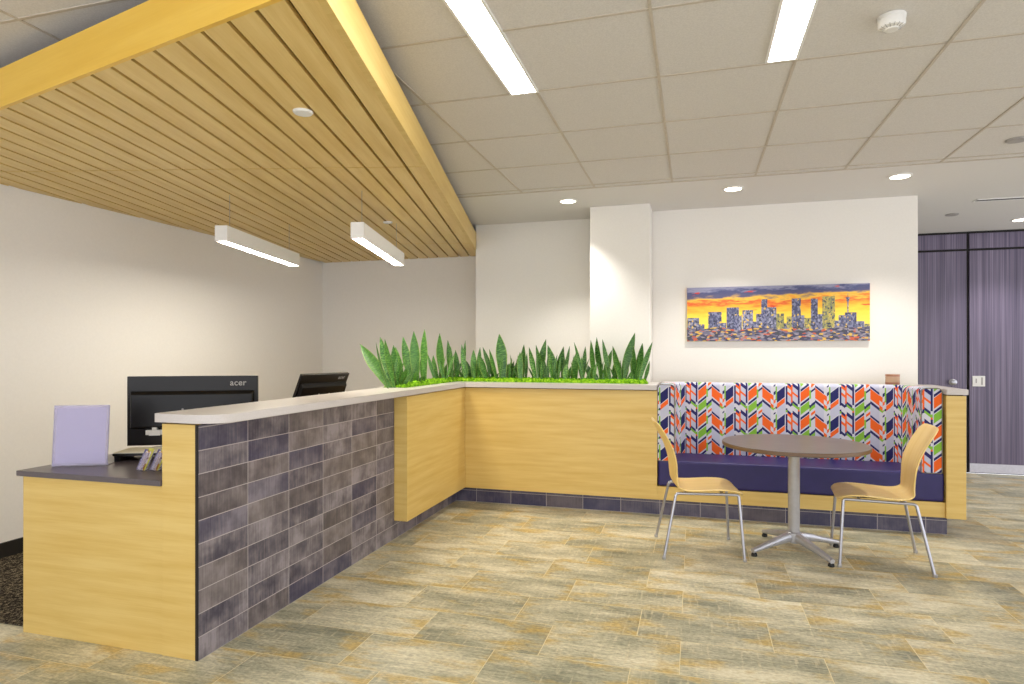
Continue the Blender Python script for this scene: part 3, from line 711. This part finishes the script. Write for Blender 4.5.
# ------------------------------------------------------------ chairs
def make_chair(label, locn, rz):
    t = thing('cafe_chair', label, 'chair', locn, rz, 'cafe chairs at the round table')
    prof = [(.262, .418), (.245, .433), (.215, .445), (.16, .452), (.09, .452), (.02, .447), (-.05, .442), (-.105, .442), (-.145, .450), (-.172, .470), (-.186, .505), (-.190, .555), (-.194, .61), (-.208, .675), (-.234, .745), (-.268, .81), (-.303, .87), (-.318, .897)]
    bm = NB(); L = bm.loops.layers.uv.verify(); nw = 12; rows = []; dist = [0]
    for a, b in zip(prof, prof[1:]): dist.append(dist[-1] + math.hypot(b[0] - a[0], b[1] - a[1]))
    T = dist[-1]
    for i, (x, z) in enumerate(prof):
        s = dist[i]; e = min(s, T - s)
        hw = .222 - .012 * (s / T) - (.03 * max(0, 1 - abs(s - .52) / .12))
        if e < .045: hw -= .045 - math.sqrt(max(0, .045 ** 2 - (.045 - e) ** 2))
        back = 1 if z > .5 else 0
        row = []
        for k in range(nw + 1):
            y = hw * (2 * k / nw - 1); cv = (y / .22) ** 2
            row.append((bm.verts.new((x + back * .028 * cv, y, z + (0 if back else .008 * cv - .004))), y, s))
        rows.append(row)
    for a, b in zip(rows, rows[1:]):
        for k in range(nw):
            q = (a[k], a[k + 1], b[k + 1], b[k]); f = bm.faces.new([v[0] for v in q])
            for l, v in zip(f.loops, q): l[L].uv = (v[2], v[1])
    sh = obj('seat_shell', bm, M['ply'], t, uv=False, smooth=True, ang=80)
    so = sh.modifiers.new('thickness', 'SOLIDIFY'); so.thickness = .013; so.offset = 0
    ss = sh.modifiers.new('subdivision', 'SUBSURF'); ss.levels = 1; ss.render_levels = 2
    for s in (-1, 1):
        bm = NB(); tube(bm, smooth_path([(.252, s * .245, .012), (.226, s * .195, .4235), (.19, s * .190, .4235)], .05), .0095, 14); lg_ = obj('leg', bm, M['steel'], t, smooth=True)
        bm = NB(); lathe(bm, [(.0105, 0), (.0125, .003), (.0125, .018), (.0107, .02)], (.253, s * .2455, 0), 14); obj('glide', bm, M['silver'], lg_, smooth=True)
        bm = NB(); tube(bm, smooth_path([(-.262, s * .25, .012), (-.178, s * .192, .4235), (-.13, s * .190, .4235)], .045), .0095, 14); lg_ = obj('leg', bm, M['steel'], t, smooth=True)
        bm = NB(); lathe(bm, [(.0105, 0), (.0125, .003), (.0125, .018), (.0107, .02)], (-.264, s * .2508, 0), 14); obj('glide', bm, M['silver'], lg_, smooth=True)
    bm = NB()
    for s in (-1, 1): tube(bm, [(.191, s * .190, .4235), (-.131, s * .190, .4235)], .0095, 14)
    tube(bm, [(.13, -.19, .4235), (.13, .19, .4235)], .009, 12); tube(bm, [(-.11, -.19, .4235), (-.11, .19, .4235)], .009, 12)
    obj('seat_frame', bm, M['steel'], t, smooth=True)
    return t
c1 = make_chair('maple plywood chair left of the round table, facing right', (0.03, 4.575, 0), R(9))
c2 = dup(c1, 'maple plywood chair right of the round table, turned to face left', (1.165, 4.66, 0), R(175))

# ------------------------------------------------------------ painting
pt = thing('painting', 'wide skyline painting at sunset on the white wall above the banquette', 'painting', (0.715, 6.264, 1.725))
bm = NB(); box(bm, -0.064, 1.495, 6.232, 6.263, 1.470, 1.980, 0)
def sx(px): return -0.064 + (px - 80) / 846.0 * 1.559
def sz(py): return 1.980 - (py - 70) / 258.0 * 0.51
bl = [(82, 140, 215, 2), (138, 166, 246, 1), (185, 250, 188, 1), (248, 272, 240, 2), (274, 333, 168, 1), (333, 347, 205, 2), (350, 400, 182, 2), (398, 418, 236, 1), (415, 442, 200, 2), (439, 467, 132, 1), (463, 509, 170, 2), (508, 545, 200, 3), (545, 560, 246, 1), (556, 584, 214, 3), (580, 621, 132, 1), (618, 637, 210, 2), (637, 668, 222, 3), (667, 697, 134, 1), (694, 720, 206, 2), (718, 774, 125, 3), (772, 797, 236, 2), (790, 822, 212, 1), (818, 868, 200, 1), (868, 902, 240, 2), (898, 925, 252, 3)]
for i, (a, b, tp, mi) in enumerate(bl):
    e = .0012 + .0003 * (i % 3); box(bm, max(sx(a), -.0635), min(sx(b), 1.4945), 6.232 - e, 6.2321, 1.472, sz(tp), mi)
rel(obj('canvas', bm, [M['sky_paint'], M['tower_a'], M['tower_b'], M['tower_c']], pt), pt); cv = pt.children[-1]
bm = NB(); pr_ = [(80, 262), (150, 272), (230, 258), (330, 276), (420, 262), (520, 274), (600, 262), (700, 276), (800, 264), (860, 270), (925, 262)]
poly = [(sx(a), sz(b)) for a, b in pr_]; poly[0] = (-.0638, poly[0][1]); poly[-1] = (1.4948, poly[-1][1]); poly += [(1.4948, 1.4712), (-.0638, 1.4712)]
v0 = [bm.verts.new((x, 6.2300, z)) for x, z in poly]; v1 = [bm.verts.new((x, 6.2325, z)) for x, z in poly]; n = len(poly)
bm.faces.new(v0); bm.faces.new(v1[::-1])
for i in range(n): bm.faces.new((v0[i], v1[i], v1[(i + 1) % n], v0[(i + 1) % n]))
rel(obj('painted_street', bm, M['street'], pt), pt)
bm = NB(); box(bm, sx(828), sx(833), 6.2293, 6.2322, 1.50, sz(150)); box(bm, sx(825), sx(836), 6.2293, 6.2322, sz(150), sz(138)); box(bm, sx(822), sx(839), 6.2293, 6.2322, sz(138), sz(131)); box(bm, sx(829.5), sx(831.5), 6.2293, 6.2322, sz(131), sz(112))
rel(obj('painted_tower', bm, M['tower_b'], pt), pt)

# ------------------------------------------------------------ things on the desk
def lettering(txt, size, mat, parent, m4, ext=.0008):
    cu = bpy.data.curves.new('logo', 'FONT'); cu.body = txt; cu.size = size; cu.extrude = ext; cu.align_x = 'CENTER'; cu.align_y = 'CENTER'; cu.space_character = 1.05; cu.offset = .0006
    tmp = bpy.data.objects.new('logo', cu); COL.objects.link(tmp)
    dg = bpy.context.evaluated_depsgraph_get(); me = bpy.data.meshes.new_from_object(tmp.evaluated_get(dg))
    bpy.data.objects.remove(tmp); bpy.data.curves.remove(cu)
    me.transform(m4); me.materials.clear(); me.materials.append(mat)
    o = bpy.data.objects.new('logo', me); COL.objects.link(o); o.parent = parent; return o
def monitor(label, locn, rz, w, h, z0, tilt, base_y=0.09):
    """seen from behind: back at -y, screen at +y"""
    t = thing('monitor', label, 'monitor', locn, rz, None)
    T = Matrix.Translation((0, 0, z0)) @ Matrix.Rotation(tilt, 4, 'X')
    def fin(name, bm, m, par=t, bev=0.0, **k):
        bmesh.ops.transform(bm, matrix=T, verts=bm.verts[:]); return obj(name, bm, m, par, bev=bev, **k)
    bm = NB(); box(bm, -w / 2, w / 2, 0, .022, 0, h); fin('frame', bm, M['black_gloss'], bev=.003)
    bm = NB(); box(bm, -w / 2 + .014, w / 2 - .014, .0215, .0235, .018, h - .014); fin('screen', bm, M['black'])
    bm = NB()
    a, b, zl, zu = w * .475, w * .46, h * .24, h * .79
    pts0 = [(-a, -.0005, zl), (a, -.0005, zl), (a, -.0005, zu), (-a, -.0005, zu)]; pts1 = [(-b, -.034, zl + .012), (b, -.034, zl + .012), (b, -.028, zu - .02), (-b, -.028, zu - .02)]
    v0 = [bm.verts.new(p) for p in pts0]; v1 = [bm.verts.new(p) for p in pts1]
    bm.faces.new(v0); bm.faces.new(v1[::-1])
    for i in range(4): bm.faces.new((v0[i], v1[i], v1[(i + 1) % 4], v0[(i + 1) % 4]))
    hs = fin('rear_housing', bm, M['black'], bev=.006)
    bm = NB()
    for sx_ in (-.05, .05): lathe(bm, [(.006, -.001), (.006, .002), (.003, .0025)], (sx_, -.0325, h * .52), 14, axis='Y')
    fin('screw', bm, M['grey_vent'], hs)
    bm = NB(); box(bm, -.035, .035, -.055, -.002, h * .2, h * .5); fin('hinge', bm, M['black'], bev=.004)
    foot = -z0 if False else 0
    lt = T @ Matrix.Translation((-(-w * .345), -.0012, h * .895)) @ Matrix.Rotation(R(90), 4, 'X')
    lettering('acer', h * .125, M['logo_grey'], t, lt)
    zf = .791 - locn[2]
    top = T @ Vector((0, -.045, h * .3))
    bm = NB(); tube(bm, [(0, top.y, zf + .012), (0, top.y, top.z)], .018, 16); obj('stand_post', bm, M['black'], t, smooth=True)
    bm = NB(); lathe(bm, [(.085, zf), (.085, zf + .006), (.078, zf + .013)], (0, top.y + .08, 0), 40); obj('stand_base', bm, M['black'], t, smooth=True)
    return t
m1 = monitor('wide black computer monitor seen from behind, above the low return', (-2.785, 2.995, .791), R(28.0), .70, .395, .045, 0.0)
bm = NB(); box(bm, -.225, -.165, -.040, -.0365, .105, .132); box(bm, -.245, -.155, -.030, -.0005, .108, .135); box(bm, -.212, -.185, -.030, -.004, .135, .158); obj('white_plug', bm, M['white_plastic'], m1, bev=.002)
m2 = monitor('black computer monitor tilted back, half hidden behind the stone ledge', (-2.605, 3.93, .781), R(78.4), .46, .29, .170, R(25))

rs = thing('monitor_riser', 'low black riser with a pale sheet on top, under the wide monitor', 'riser', (-2.94, 2.60, .791), R(24))
bm = NB(); box(bm, 0, .44, 0, .20, .03, .043); box(bm, .004, .03, .01, .19, 0, .03); box(bm, .41, .436, .01, .19, 0, .03); box(bm, .03, .41, .17, .19, .006, .03); obj('shelf', bm, M['black'], rs, bev=.002)
bm = NB(); box(bm, .004, .436, .004, .196, .0432, .0475); obj('sheet_pad', bm, M['paper'], rs)

sg = thing('sign_holder', 'clear acrylic sign holder with a pale lilac sheet on the return worktop', 'sign holder', (-2.993, 2.462, .791), R(25.5))
SH = Matrix.Rotation(R(-5), 4, 'X')
def sfin(name, bm, m, bev=0.0, par=sg):
    bmesh.ops.transform(bm, matrix=SH, verts=bm.verts[:]); return obj(name, bm, m, par, bev=bev)
bm = NB(); box(bm, -.128, .128, -.0046, -.0024, .004, .308); box(bm, -.128, .128, .0024, .0046, .004, .308); box(bm, -.128, -.124, -.0024, .0024, .004, .308); box(bm, .124, .128, -.0024, .0024, .004, .308); sfin('acrylic_sleeve', bm, M['acrylic'])
bm = NB(); box(bm, -.116, .116, -.0018, .0018, .012, .296); sfin('sheet', bm, M['lilac'])
bm = NB(); box(bm, -.128, .128, -.005, .075, 0, .0035); obj('foot', bm, M['acrylic'], sg)

def cards(x, y, rz, label):
    t = thing('card_holder', label, 'card holder', (x, y, .791), rz, 'small card holders on the return worktop'); t.scale = (1.2, 1.2, 1.2)
    K = Matrix.Rotation(R(-24), 4, 'X')
    bm = NB(); box(bm, -.022, .022, -.004, -.0015, .002, .075); box(bm, -.022, .022, .0125, .015, .002, .088); bmesh.ops.transform(bm, matrix=K, verts=bm.verts[:]); box(bm, -.022, .022, -.004, .045, 0, .0025); obj('tray', bm, M['acrylic'], t)
    bm = NB(); box(bm, -.019, .019, .0, .006, .004, .083); bmesh.ops.transform(bm, matrix=K, verts=bm.verts[:]); obj('printed_card', bm, M['card'], t)
    bm = NB(); box(bm, -.019, .019, .0063, .0115, .004, .097); bmesh.ops.transform(bm, matrix=K, verts=bm.verts[:]); obj('lime_card', bm, M['lime'], t)
    bm = NB(); box(bm, -.024, -.0222, -.005, .016, .002, .088); bmesh.ops.transform(bm, matrix=K, verts=bm.verts[:]); obj('side_wall', bm, M['indigo'], t)
cards(-2.60, 2.450, R(-22), 'leftmost of the three small card holders beside the desk end panel')
cards(-2.535, 2.465, R(-22), 'middle of the three small card holders beside the desk end panel')
cards(-2.462, 2.48, R(-22), 'rightmost small card holder, half hidden by the desk end panel')
